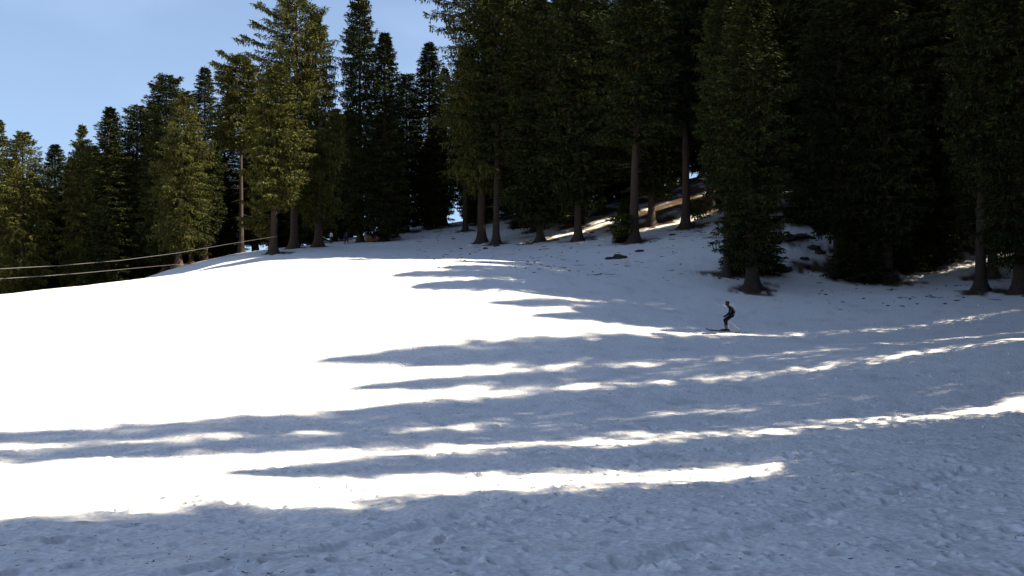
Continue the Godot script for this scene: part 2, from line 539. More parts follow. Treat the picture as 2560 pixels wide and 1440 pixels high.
func make_protos():
	conifer("fir_a", {"h": 30.0, "start": 0.04, "w": 2.3, "hang": 0.35, "gap": 0.36, "cap": 0.50, "gaps": 0.1, "size": 0.36}, 11)
	conifer("fir_b", {"h": 30.0, "start": 0.09, "w": 2.3, "hang": 0.4, "gap": 0.38, "cap": 0.36, "gaps": 0.15, "size": 0.36}, 23)
	conifer("fir_c", {"h": 30.0, "start": 0.14, "w": 2.3, "hang": 0.45, "gap": 0.40, "cap": 0.30, "taper": 0.75, "gaps": 0.2, "size": 0.38, "snags": 12}, 37)
	conifer("spruce_a", {"h": 30.0, "start": 0.08, "w": 3.0, "hang": 0.85, "gap": 0.54, "cap": 0.5, "taper": 0.7, "gaps": 0.2, "size": 0.36, "tone": 1, "step": 0.24}, 41)
	conifer("spruce_b", {"h": 30.0, "start": 0.13, "w": 3.0, "hang": 1.0, "gap": 0.56, "cap": 0.35, "gaps": 0.22, "size": 0.36, "tone": 1, "step": 0.24, "snags": 14}, 59)
	conifer("high_crown", {"h": 32.0, "start": 0.40, "w": 2.6, "hang": 0.55, "gap": 0.42, "cap": 0.35, "gaps": 0.18, "size": 0.38, "snags": 26, "tufts": [[2.6, 3.3, 1.9]]}, 67)
	conifer("bare_crown", {"h": 32.0, "start": 0.32, "w": 2.4, "hang": 0.45, "gap": 0.42, "cap": 0.35, "gaps": 0.2, "size": 0.38, "snags": 30}, 71)
	conifer("flag_top", {"h": 25.0, "start": 0.56, "w": 2.5, "hang": 0.4, "gap": 0.26, "cap": 0.22, "gaps": 0.18, "size": 0.38, "tone": 1, "snags": 20, "limbs": [[23.2, 3.1, 2.9, 0.25], [24.2, 2.9, 2.2, 0.5], [22.0, 3.4, 2.8, 0.1], [21.0, 0.2, 2.2, 0.1]]}, 83)
	conifer("broad_old", {"h": 30.0, "start": 0.20, "w": 3.4, "hang": 0.85, "gap": 0.54, "cap": 0.3, "taper": 0.5, "gaps": 0.26, "size": 0.36, "tone": 1, "step": 0.24, "limbs": [[22.6, 3.1, 5.3, 0.22], [24.2, 3.3, 4.7, 0.35], [25.6, 2.9, 4.0, 0.5], [27.4, 3.3, 3.1, 0.7], [26.0, 0.1, 2.9, 0.4], [21.0, 2.8, 4.7, 0.1], [24.0, 0.3, 3.1, 0.25]]}, 97)
	conifer("tufted", {"h": 24.0, "start": 0.28, "w": 2.5, "hang": 0.6, "gap": 0.42, "cap": 0.45, "gaps": 0.2, "size": 0.38, "tone": 1, "snags": 16, "tufts": [[4.6, 3.2, 2.9], [5.8, 3.0, 2.2], [4.0, 3.4, 2.4], [2.6, 3.2, 1.2]]}, 101)
	conifer("fir_d", {"h": 30.0, "start": 0.06, "w": 2.3, "hang": 0.5, "gap": 0.38, "cap": 0.25, "taper": 0.5, "gaps": 0.16, "size": 0.36, "limbs": [[27.6, 1.2, 1.9, 0.5], [28.2, 4.0, 1.6, 0.7]]}, 151)
	conifer("spruce_c", {"h": 30.0, "start": 0.07, "w": 3.0, "hang": 0.9, "gap": 0.5, "cap": 0.45, "taper": 0.8, "gaps": 0.28, "size": 0.36, "tone": 1, "step": 0.24, "limbs": [[24.0, 2.0, 3.0, 0.2], [21.0, 5.0, 3.4, 0.1]]}, 163)
	conifer("airy", {"h": 30.0, "start": 0.22, "w": 2.4, "hang": 0.35, "gap": 0.62, "cap": 0.4, "gaps": 0.42, "size": 0.38, "step": 0.26, "snags": 20}, 173)
	conifer("young", {"h": 8.0, "start": 0.03, "w": 1.9, "hang": 0.3, "gap": 0.30, "cap": 0.95, "taper": 0.9, "gaps": 0.1, "size": 0.34}, 113)
	conifer("fill_a", {"h": 30.0, "start": 0.05, "w": 2.6, "hang": 0.45, "gap": 0.56, "cap": 0.45, "gaps": 0.12, "size": 0.52, "step": 0.32}, 127)
	conifer("fill_b", {"h": 30.0, "start": 0.19, "w": 2.7, "hang": 0.5, "gap": 0.58, "cap": 0.35, "gaps": 0.15, "size": 0.52, "step": 0.32}, 131)

# column of the foot, distance, row of the top, crown width in pixels, kind, turn, foot radius, lean, label
func named_trees() -> Array:
	return [
		[-4, 112, 296, 125, "spruce_c", 0.3, 0.40, 0, "tall conifer cut by the left edge of the photo"],
		[56, 108, 326, 140, "spruce_b", 1.2, 0.36, 0, "broad brownish conifer with thin pale trunk above the lower rope, second from the left"],
		[138, 116, 362, 95, "fir_b", 0.4, 0.4, 0, "low blunt-topped conifer right of the broad brownish one at far left"],
		[206, 112, 311, 110, "spruce_c", 2.2, 0.4, 0, "conifer with open feathery top, third peak from the left"],
		[276, 110, 268, 115, "fir_a", 2.9, 0.4, 0, "pointed dark conifer standing alone against the sky in the left row"],
		[343, 113, 262, 95, "fir_d", 0.9, 0.4, 0, "left of two touching conifers between the pointed one and the taller columns"],
		[380, 119, 254, 80, "fir_b", 2.5, 0.4, 0, "right of two touching conifers, tucked behind the tall column"],
		[415, 106, 184, 112, "fir_d", 4.1, 0.4, 0, "tall columnar conifer with a rounded peak in the left row"],
		[446, 97, 222, 125, "spruce_b", 0.6, 0.36, -0.035, "sunlit olive conifer on a leaning pale trunk near the rope"],
		[478, 99, 330, 90, "fir_b", 5.0, 0.26, 0, "slender conifer with thin reddish trunk beside the leaning pale trunk"],
		[512, 114, 166, 90, "fir_c", 1.9, 0.4, 0, "dark conifer with a sharp peak left of the flag-topped tree"],
		[604, 104, 138, 112, "flag_top", 0.0, 0.30, 0.01, "conifer with long bare trunk and bushy flag-shaped sunlit top"],
		[562, 124, 300, 115, "fir_a", 1.0, 0.4, 0, "dark dense conifer behind the long bare trunk, on its left"],
		[640, 122, 235, 95, "fir_b", 3.0, 0.4, 0, "dark dense conifer behind the long bare trunk, on its right"],
		[683, 86, 160, 150, "tufted", 0.0, 0.40, -0.02, "stout trunk lit on one side with a bushy yellowish tuft low on its left"],
		[735, 92, -34, 172, "broad_old", 0.0, 0.44, -0.01, "huge old conifer with ragged limbs reaching left at its top"],
		[797, 95, 34, 125, "spruce_b", 3.9, 0.46, -0.016, "weeping conifer with yellow-green hanging twigs lit on the right"],
		[900, 113, -14, 95, "fir_d", 0.2, 0.36, 0, "narrow ragged spire rising highest just right of the old conifer"],
		[962, 112, 82, 118, "fir_a", 1.7, 0.42, 0, "dense conifer clothed to the snow, its right side lit, behind the wooden box"],
		[1016, 126, 183, 80, "fir_d", 3.3, 0.4, 0, "thin conifer between the two pointed ones left of the forest track"],
		[1073, 128, 108, 118, "fir_a", 5.2, 0.42, 0, "pointed dark conifer at the left side of the track over the ridge"],
		[1112, 133, 168, 75, "fir_c", 2.0, 0.36, 0, "slim conifer leaning on the pointed dark one beside the track"],
		[1203, 99, -150, 165, "broad_old", 0.3, 0.50, -0.01, "large conifer with swollen trunk foot, its top limbs hanging into the sky gap"],
		[1240, 95, -90, 140, "bare_crown", 1.4, 0.40, -0.055, "long pale trunk leaning right beside the swollen trunk foot"],
		[1163, 118, 120, 90, "bare_crown", 2.6, 0.36, 0, "thin dark trunk right of the bright gap on the ridge"],
		[1388, 126, -16, 70, "fir_c", 0.5, 0.34, 0, "thin spire showing against the small patch of sky at the top"],
		[1312, 116, -70, 130, "fir_b", 1.5, 0.40, 0, "shaded conifer behind and right of the long leaning trunk"],
		[1350, 92, -5, 150, "fir_b", 2.7, 0.38, 0, "shaded conifer standing on a bare brown patch at the forest edge"],
		[1445, 88, -120, 150, "fir_c", 4.4, 0.40, 0, "conifer with a strip of sunlit twigs down its right side, mid forest edge"],
		[1505, 108, -90, 150, "fir_c", 0.7, 0.4, 0, "dark conifer in the gap left of the big flared trunk"],
		[1585, 78, -40, 165, "high_crown", 0.3, 0.46, -0.02, "big flared trunk standing forward on the snow with a low dark bough"],
		[1628, 90, -90, 130, "fir_c", 1.9, 0.38, 0, "dark trunk at the lower end of the bright sunlit strip"],
		[1715, 83, -110, 140, "high_crown", 3.4, 0.42, -0.008, "straight bare pale trunk on the slope right of the big flared trunk"],
		[1775, 92, -90, 140, "bare_crown", 4.7, 0.44, 0, "dark trunk with a wide foot at the upper end of the sunlit strip"],
		[1817, 60, -50, 120, "bare_crown", 2.2, 0.26, 0, "slender dark trunk just left of the bushy conifer above the skier"],
		[1880, 56, -40, 150, "fir_b", 0.0, 0.44, 0, "bushy conifer behind the skier, right edge sunlit, branches down to brown litter"],
		[2010, 80, -130, 150, "fir_c", 5.5, 0.40, 0, "dark trunk rising from a dark hummock in the snowy glade"],
		[2098, 62, -90, 165, "fir_c", 3.6, 0.46, 0, "dark conifer at the right side of the snowy glade"],
		[2215, 60, -120, 165, "fir_c", 1.1, 0.44, 0, "dense dark conifer on bare litter at the edge of the right-hand snow"],
		[2288, 63.5, -120, 190, "fir_c", 2.9, 0.42, 0, "wide conifer with sunlit twigs on its right edge, far right forest"],
		[2385, 76, -160, 130, "high_crown", 1.2, 0.50, 0, "thick black trunk bare to great height in the right-hand forest"],
		[2450, 52, -200, 140, "bare_crown", 5.8, 0.32, -0.008, "straight thin trunk standing forward on the snow at right"],
		[2482, 58, -150, 150, "fir_c", 4.9, 0.30, 0, "dark conifer just behind the straight thin trunk at right"],
		[2552, 50, -220, 160, "fir_b", 0.1, 0.40, 0, "dark conifer at the right edge of the photo"],
	]

func sun_side(x: float, d: float) -> Vector2:   # (across the sunbeams, towards the sun)
	var a := deg_to_rad(SUN_AZ)
	return Vector2(d * sin(a) - x * cos(a), x * sin(a) + d * cos(a))

func build_forest():
	for t in named_trees():
		var d: float = t[1]
		var at := spot(t[0], d)
		var top: float = EYE + (720.0 - t[2]) / LENS * d
		at.y -= 0.1
		note_tree(at.x, d, 1.1 + t[6] * 1.6)
		plant(t[4], at, top - at.y, t[3] / LENS * d, t[5], t[6], t[8], "conifers along the edge of the clearing", Vector2(t[7], 0.0))
	fill_forest()

func free_spot(x: float, d: float, gap: float) -> bool:
	for t in tree_spots:
		if Vector2(t.x - x, t.y - d).length() < gap: return false
	return true

func fill_forest():
	rng.seed = 777
	build_lit_edge()
	# dense dark wood behind the edge trees at the right of the frame
	wood(46, 61.0, 92.0, 2085.0, 2760.0, 2.7, 22.0, 31.0, "shaded conifer standing close behind the ", "conifers close behind the right-hand edge")
	wood(8, 76.0, 95.0, 1815.0, 1935.0, 2.6, 25.0, 32.0, "shaded conifer hidden close behind the ", "conifers close behind the bushy conifer")
	wood(95, 92.0, 150.0, 1235.0, 2760.0, 3.6, 24.0, 33.0, "shaded conifer deep in the forest behind the ", "conifers deep in the right-hand forest")
	wood(16, 126.0, 165.0, 1150.0, 1330.0, 3.0, 18.0, 24.0, "dark conifer on the ridge, far behind the ", "conifers on the ridge")
	wood(3, 140.0, 165.0, 1050.0, 1118.0, 3.0, 16.0, 22.0, "dark ridge-top conifer, far behind the ", "conifers on the left of the ridge gap")
	var made := 0
	for k in 3000:                       # in the valley behind the left row, and behind the track
		if made >= 55: break
		var d := rng.randf_range(116.0, 152.0)
		var px := rng.randf_range(-140.0, 1085.0)
		var x := (px - 1280.0) / LENS * d
		if px > 985.0 and d < 142.0: continue      # the track over the ridge
		if not free_spot(x, d, 3.4): continue
		var g := ground(x, d)
		var roof := 440.0 - px * 0.16    # they stay below the tops in front
		var H := EYE + (720.0 - roof - rng.randf_range(-50.0, 60.0)) / LENS * d - g
		if H < 8.0: continue
		note_tree(x, d, 1.5)
		plant("fill_a" if rng.randf() < 0.7 else "fill_b", Vector3(x, g - 0.1, -d), H, rng.randf_range(5.0, 6.8), rng.randf() * TAU, 0.34, "dark conifer in the shaded valley behind the " + landmark(px), "conifers behind the left-hand row")
		made += 1
	# the wood goes on to the right of the frame; its shadows cross the clearing
	sun_wood(24, 12.0, 60.0, -22.0, 13.0, 3.2)
	# lines of trees along the sunbeams, with open lanes between them: across, crown width, how far the shadow reaches
	for r in [[-5.0, 4.0, -4.0], [-2.4, 4.0, -6.0], [0.2, 4.0, -7.0], [2.6, 4.0, -8.0], [4.9, 3.2, -9.0], [7.2, 3.4, -10.0], [9.3, 3.0, -11.0], [10.8, 3.6, -11.0], [12.5, 3.0, -10.0], [14.6, 3.0, 9.5], [17.6, 3.4, -2.0], [21.5, 2.6, -30.0], [24.6, 4.2, -14.0], [26.4, 3.6, 0.0], [30.3, 3.6, 1.0], [34.0, 3.8, 3.0], [35.6, 4.4, -0.5], [39.3, 2.6, 17.0], [42.0, 4.2, 11.0], [45.4, 4.4, 8.0], [48.3, 3.2, 12.0], [51.2, 3.2, 13.0]]:
		lane(r[0], r[1], r[2])

var lit_spots := []
func shades(x: float, d: float, H: float) -> bool:    # whether a tree here would take the sun from the sunlit patches under the wood
	if lit_spots.is_empty():
		for p in [[1650, 520], [1700, 503], [1745, 487], [1960, 412], [2030, 467], [1950, 480], [1770, 540], [2140, 727]]:
			var q := seen(p[0], p[1])
			lit_spots.append(Vector3(q.x, -q.z, q.y))
		for p in [[1935, 150, 56.0], [1935, 330, 56.0], [1930, 520, 56.0], [2365, 150, 63.5], [2365, 300, 63.5], [2365, 430, 63.5], [1505, 200, 88.0], [1505, 380, 88.0], [1670, 130, 78.0], [1000, 520, 112.0], [880, 400, 95.0], [700, 560, 86.0], [540, 450, 97.0], [740, 590, 92.0], [800, 590, 95.0]]:
			lit_spots.append(Vector3((p[0] - 1280.0) / LENS * p[2], p[2], EYE + (720.0 - p[1]) / LENS * p[2]))
	var me := sun_side(x, d)
	for q in lit_spots:
		var it := sun_side(q.x, q.y)
		var ahead := me.y - it.y
		if absf(me.x - it.x) < 2.4 and ahead > 0.3 and q.z + ahead * tan(deg_to_rad(SUN_EL)) < ground(x, d) + H: return true
	return false

const LANDMARKS := [[-4, "conifer cut by the left edge"], [56, "brownish conifer by the ropes"], [138, "blunt-topped conifer at far left"], [206, "feathery-topped conifer"], [276, "pointed dark conifer of the left row"], [380, "two touching conifers"], [446, "sunlit olive conifer"], [604, "bare-trunked flag-topped tree"], [683, "stout tufted trunk"], [797, "weeping conifer"], [962, "dense conifer above the wooden box"], [1073, "pointed conifer beside the track"],
	[1240, "long leaning trunk"], [1350, "conifer on the bare brown patch"], [1445, "conifer with the sunlit strip"], [1585, "big flared trunk"], [1715, "straight bare pale trunk"], [1880, "bushy conifer above the skier"], [2010, "trunk on the glade's hummock"], [2098, "conifer right of the snowy glade"], [2215, "dense conifer at the snow's edge"], [2385, "thick black bare trunk"], [2450, "straight thin forward trunk"], [2552, "conifer at the right edge"]]

func landmark(px: float) -> String:
	var best = LANDMARKS[0]
	for l in LANDMARKS:
		if absf(l[0] - px) < absf(best[0] - px): best = l
	return best[1]

func wood(most: int, d0: float, d1: float, p0: float, p1: float, gap: float, h0: float, h1: float, label: String, group: String):
	var made := 0
	for k in most * 40:
		if made >= most: break
		var d := rng.randf_range(d0, d1)
		var px := rng.randf_range(p0, p1)
		var x := (px - 1280.0) / LENS * d
		if absf(px - 1142.0) < 20.0: continue
		if px < 1320.0 and d < 122.0: continue
		if px < 1640.0 and d < 94.0: continue
		if px > 1640.0 and px < 1800.0 and d < 106.0: continue      # the snowy slope stays open
		if px > 1930.0 and px < 2085.0 and d < 100.0: continue      # and so does the glade
		if not free_spot(x, d, gap): continue
		var H := rng.randf_range(h0, h1)
		if shades(x, d, H): continue
		note_tree(x, d, 1.5)
		plant("fill_a" if d > 92.0 and rng.randf() < 0.5 else "fill_b", Vector3(x, ground(x, d) - 0.1, -d), H, rng.randf_range(4.4, 6.2), rng.randf() * TAU, rng.randf_range(0.28, 0.42), label + landmark(px), group)
		made += 1

func lane(c: float, width: float, reach: float):
	var ca := cos(deg_to_rad(SUN_AZ))
	var sa := sin(deg_to_rad(SUN_AZ))
	var a := 0.0
	while true:                                  # the first place outside the frame
		var x := a * sa - c * ca
		var d := c * sa + a * ca
		if x > maxf(d, 0.0) * 0.64 + width * 0.85 + 1.6 and x * x + d * d > 260.0: break
		a += 0.3
	for k in 5:
		var x := a * sa - c * ca
		var d := c * sa + a * ca
		var H := 9.0
		while H < 37.0 and shadow_reach(x, d, H) > reach: H += 0.4
		if k > 0: H = minf(H, rng.randf_range(13.0, 27.0))
		if free_spot(x, d, 1.6):
			note_tree(x, d, 1.3)
			plant(["fir_c", "airy", "airy", "fir_b", "airy"][k], Vector3(x, ground(x, d) - 0.1, -d), H, width * rng.randf_range(0.9, 1.05), rng.randf() * TAU, 0.36, "conifer of the wood to the right of the clearing, outside the view", "conifers right of the clearing")
		c += rng.randf_range(-0.5, 0.5)
		a += rng.randf_range(5.0, 8.5)

func sun_wood(most: int, x0: float, x1: float, d0: float, d1: float, gap: float):
	var made := 0
	for k in 3000:
		if made >= most: break
		var x := rng.randf_range(x0, x1)
		var d := rng.randf_range(d0, d1)
		if x < d * 0.64 + 5.5 or x * x + d * d < 300.0: continue
		if not free_spot(x, d, gap): continue
		var H := rng.randf_range(17.0, 33.0)
		var reach := shadow_reach(x, d, H)
		var c := sun_side(x, d).x
		if reach < maxf(lit_limit(c), maxf(lit_limit(c - 0.9), lit_limit(c + 0.9))): continue
		note_tree(x, d, 1.5)
		plant("fir_c" if rng.randf() < 0.5 else "airy", Vector3(x, ground(x, d) - 0.1, -d), H, rng.randf_range(3.8, 5.4), rng.randf() * TAU, 0.36, "conifer of the wood to the right of the clearing, outside the view", "conifers right of the clearing")
		made += 1

# how far from the sun the shadows reach on the clearing: points of the photograph where dark ends and lit snow begins
var lit_edge := []
func build_lit_edge():
	for p in [[-900, 1400], [-500, 1300], [0, 1262], [300, 1225], [470, 1168], [560, 1150], [0, 1140], [-500, 1118], [-400, 1095], [0, 1083], [450, 1068], [600, 1040], [655, 1014], [1000, 985], [1250, 965], [1650, 935], [1350, 915], [1050, 900], [805, 872], [900, 856], [1250, 845], [1700, 836], [1500, 800], [1300, 770], [1210, 742], [1380, 722], [1280, 705], [1190, 684], [1300, 664], [1230, 655]]:
		var at := seen(p[0], p[1])
		lit_edge.append(sun_side(at.x, -at.z))
	lit_edge.sort_custom(func(u, v): return u.x < v.x)

func lit_limit(c: float) -> float:
	for i in lit_edge.size() - 1:
		var u: Vector2 = lit_edge[i]
		var v: Vector2 = lit_edge[i + 1]
		if c >= u.x and c < v.x: return lerpf(u.y, v.y, (c - u.x) / maxf(v.x - u.x, 0.01))
	return -80.0

func shadow_reach(x: float, d: float, H: float) -> float:   # where the top's shadow falls, along the sunbeams
	var s := sun_side(x, d)
	var a := deg_to_rad(SUN_AZ)
	var g := ground(x, d)
	var L := H / tan(deg_to_rad(SUN_EL))
	for k in 4:
		L = (H + g - ground(x - L * sin(a), d - L * cos(a))) / tan(deg_to_rad(SUN_EL))
	return s.y - L

# ------------------------------------------------------------------ figures: tapered capsules joined smoothly, meshed as surface nets
func figure(bones: Array, cell: float, blend: float, v: PackedVector3Array, nor: PackedVector3Array, col: PackedColorArray, idx: PackedInt32Array) -> Array:
	var lo := Vector3.ONE * 1e9
	var hi := -lo
	for b in bones:
		var r: float = maxf(b[2], b[3]) + blend + 2.0 * cell
		for p in [b[0], b[1]]:
			lo = lo.min(p - Vector3.ONE * r)
			hi = hi.max(p + Vector3.ONE * r)
	var nx := int((hi.x - lo.x) / cell) + 2
	var ny := int((hi.y - lo.y) / cell) + 2
	var nz := int((hi.z - lo.z) / cell) + 2
	var f := PackedFloat32Array(); f.resize(nx * ny * nz); f.fill(1.0)
	var nearest := PackedFloat32Array(); nearest.resize(nx * ny * nz); nearest.fill(1e9)
	var who := PackedInt32Array(); who.resize(nx * ny * nz)
	for q in bones.size():
		var A: Vector3 = bones[q][0]
		var B: Vector3 = bones[q][1]
		var ra: float = bones[q][2]
		var rb: float = bones[q][3]
		var r := maxf(ra, rb) + blend + 2.0 * cell
		var l := ((A.min(B) - Vector3.ONE * r - lo) / cell).floor().max(Vector3.ZERO)
		var h := ((A.max(B) + Vector3.ONE * r - lo) / cell).ceil().min(Vector3(nx - 1, ny - 1, nz - 1))
		var ab := B - A
		var ll := maxf(ab.length_squared(), 1e-9)
		for k in range(int(l.z), int(h.z) + 1):
			for j in range(int(l.y), int(h.y) + 1):
				for i in range(int(l.x), int(h.x) + 1):
					var p := lo + Vector3(i, j, k) * cell
					var t := clampf((p - A).dot(ab) / ll, 0.0, 1.0)
					var d := p.distance_to(A + ab * t) - lerpf(ra, rb, t)
					var o := (k * ny + j) * nx + i
					if d < nearest[o]:
						nearest[o] = d
						who[o] = q
					var g := f[o]
					var m := maxf(blend - absf(g - d), 0.0) / blend
					f[o] = minf(g, d) - m * m * blend * 0.25
	var at := PackedInt32Array(); at.resize(nx * ny * nz); at.fill(-1)
	var steps := [0, 1, nx, nx + 1, nx * ny, nx * ny + 1, nx * ny + nx, nx * ny + nx + 1]
	var offs := [Vector3(0, 0, 0), Vector3(1, 0, 0), Vector3(0, 1, 0), Vector3(1, 1, 0), Vector3(0, 0, 1), Vector3(1, 0, 1), Vector3(0, 1, 1), Vector3(1, 1, 1)]
	var edges := [[0, 1], [2, 3], [4, 5], [6, 7], [0, 2], [1, 3], [4, 6], [5, 7], [0, 4], [1, 5], [2, 6], [3, 7]]
	for k in nz - 1:
		for j in ny - 1:
			for i in nx - 1:
				var o := (k * ny + j) * nx + i
				var n := 0
				for c in 8:
					if f[o + steps[c]] < 0.0: n += 1
				if n == 0 or n == 8: continue
				var sum := Vector3.ZERO
				var cnt := 0
				for e in edges:
					var fa := f[o + steps[e[0]]]
					var fb := f[o + steps[e[1]]]
					if (fa < 0.0) != (fb < 0.0):
						sum += (offs[e[0]] as Vector3).lerp(offs[e[1]], fa / (fa - fb))
						cnt += 1
				at[o] = v.size()
				v.append(lo + (Vector3(i, j, k) + sum / cnt) * cell)
				var gr := Vector3(f[o + steps[1]] - f[o] + f[o + steps[7]] - f[o + steps[6]], f[o + steps[2]] - f[o] + f[o + steps[7]] - f[o + steps[5]], f[o + steps[4]] - f[o] + f[o + steps[7]] - f[o + steps[3]])
				nor.append(gr.normalized())
				var best := o
				for c in 8:
					if nearest[o + steps[c]] < nearest[best]: best = o + steps[c]
				col.append(bones[who[best]][4])
	for k in range(1, nz - 1):
		for j in range(1, ny - 1):
			for i in range(1, nx - 1):
				var o := (k * ny + j) * nx + i
				var inside := f[o] < 0.0
				for e in [[1, nx, nx * ny], [nx, nx * ny, 1], [nx * ny, 1, nx]]:
					if inside == (f[o + e[0]] < 0.0): continue
					var a := at[o]
					var b := at[o - e[1]]
					var c := at[o - e[1] - e[2]]
					var d := at[o - e[2]]
					if a < 0 or b < 0 or c < 0 or d < 0: continue
					if inside: idx.append_array(PackedInt32Array([a, c, b, a, d, c]))
					else: idx.append_array(PackedInt32Array([a, b, c, a, c, d]))
	return [v, nor, col, idx]

func flesh(sets: Array) -> ArrayMesh:     # [bones, cell, blend] grids joined into one mesh
	var v := PackedVector3Array(); var n := PackedVector3Array(); var c := PackedColorArray(); var i := PackedInt32Array()
	for s in sets:
		var r := figure(s[0], s[1], s[2], v, n, c, i)
		v = r[0]; n = r[1]; c = r[2]; i = r[3]
	return arrays(v, i, c, n)

func head_bones(o: Vector3, face: Vector3, skin: Color) -> Array:
	var s := face.cross(Vector3.UP).normalized()
	var u := s.cross(face).normalized()
	var at := func(f: float, h: float, w: float) -> Vector3: return o + face * f + u * h + s * w
	var dark := Color(0.02, 0.015, 0.012)
	var b := [[at.call(-0.015, 0.03, 0), at.call(-0.02, 0.01, 0), 0.088, 0.085, skin], [at.call(0.03, -0.02, 0), at.call(0.045, -0.085, 0), 0.062, 0.038, skin],
		[at.call(0.085, 0.0, 0), at.call(0.106, -0.035, 0), 0.010, 0.015, skin], [at.call(0.072, 0.018, -0.04), at.call(0.072, 0.018, 0.04), 0.012, 0.012, skin],
		[at.call(0.079, -0.072, -0.02), at.call(0.079, -0.072, 0.02), 0.008, 0.008, Color(skin.r * 0.7, skin.g * 0.45, skin.b * 0.45)], [o + Vector3(-0.03 * face.x, -0.05, -0.03 * face.z), o + Vector3(-0.06 * face.x, -0.16, -0.06 * face.z), 0.055, 0.058, skin]]
	for w in [-1.0, 1.0]:
		b.append([at.call(-0.005, 0.012, w * 0.088), at.call(-0.01, -0.03, w * 0.084), 0.017, 0.011, skin])
		b.append([at.call(0.078, 0.0, w * 0.032), at.call(0.078, 0.0, w * 0.036), 0.011, 0.011, dark])
	return b

func hair_bones(o: Vector3, face: Vector3) -> Array:
	var s := face.cross(Vector3.UP).normalized()
	var c := Color(0.015, 0.012, 0.010)
	return [[o + face * 0.02 + Vector3(0, 0.075, 0), o - face * 0.05 + Vector3(0, 0.07, 0), 0.062, 0.066, c], [o - face * 0.05 + Vector3(0, 0.05, 0), o - face * 0.065 + Vector3(0, -0.04, 0), 0.068, 0.05, c],
		[o + face * 0.065 + Vector3(0, 0.085, 0) + s * 0.035, o + face * 0.065 + Vector3(0, 0.085, 0) - s * 0.035, 0.03, 0.03, c]]

# a hand closed round a stick that runs along d through o; back of the hand towards out
func fist_bones(wrist: Vector3, o: Vector3, d: Vector3, out: Vector3, c: Color) -> Array:
	var a := (out - d * out.dot(d)).normalized()
	var b := d.cross(a)
	var palm := o + a * 0.034
	var bones := [[wrist, palm, 0.034, 0.032, c], [palm - d * 0.03, palm + d * 0.03, 0.024, 0.022, c]]
	for k in 4:
		var q := o + d * (0.033 - 0.022 * k)
		var r := 0.030 - 0.002 * absf(k - 1.5)
		var last := q + a * r
		for m in 3:
			var an := 0.85 * (m + 1)
			var nx := q + a * r * cos(an) + b * r * sin(an)
			bones.append([last, nx, 0.0105 - 0.001 * m, 0.0095 - 0.001 * m, c])
			last = nx
	bones.append([palm + d * 0.025 - b * 0.012, o + d * 0.045 - b * 0.030, 0.013, 0.011, c])
	bones.append([o + d * 0.045 - b * 0.030, o + d * 0.052 - a * 0.022 - b * 0.012, 0.011, 0.009, c])
	return bones

func loose_hand(wrist: Vector3, down: Vector3, fwd: Vector3, c: Color) -> Array:
	var side := down.cross(fwd).normalized()
	var bones := [[wrist, wrist + down * 0.07, 0.028, 0.034, c]]
	var lens := [0.062, 0.072, 0.068, 0.052]
	for k in 4:
		var q: Vector3 = wrist + down * 0.085 + fwd * (0.032 - 0.021 * k)
		var m: Vector3 = q + down * lens[k] * 0.5 - side * 0.006
		bones.append([q, m, 0.010, 0.009, c])
		bones.append([m, m + (down - side * 0.5).normalized() * lens[k] * 0.5, 0.009, 0.008, c])
	bones.append([wrist + down * 0.03 + fwd * 0.02, wrist + down * 0.075 + fwd * 0.06, 0.013, 0.010, c])
	bones.append([wrist + down * 0.075 + fwd * 0.06, wrist + down * 0.105 + fwd * 0.062, 0.010, 0.008, c])
	return bones

func cloth_mat() -> StandardMaterial3D:
	var m := StandardMaterial3D.new()
	m.vertex_color_use_as_albedo = true
	m.roughness = 0.85
	m.metallic_specular = 0.2
	return m

func paint(c: Color, rough := 0.6, metal := 0.0) -> StandardMaterial3D:
	var m := StandardMaterial3D.new()
	m.albedo_color = c
	m.roughness = rough
	m.metallic = metal
	return m

func box_into(st: SurfaceTool, at: Vector3, size: Vector3, turn := Basis.IDENTITY):
	var m := BoxMesh.new()
	m.size = size
	st.append_from(m, 0, Transform3D(turn, at))

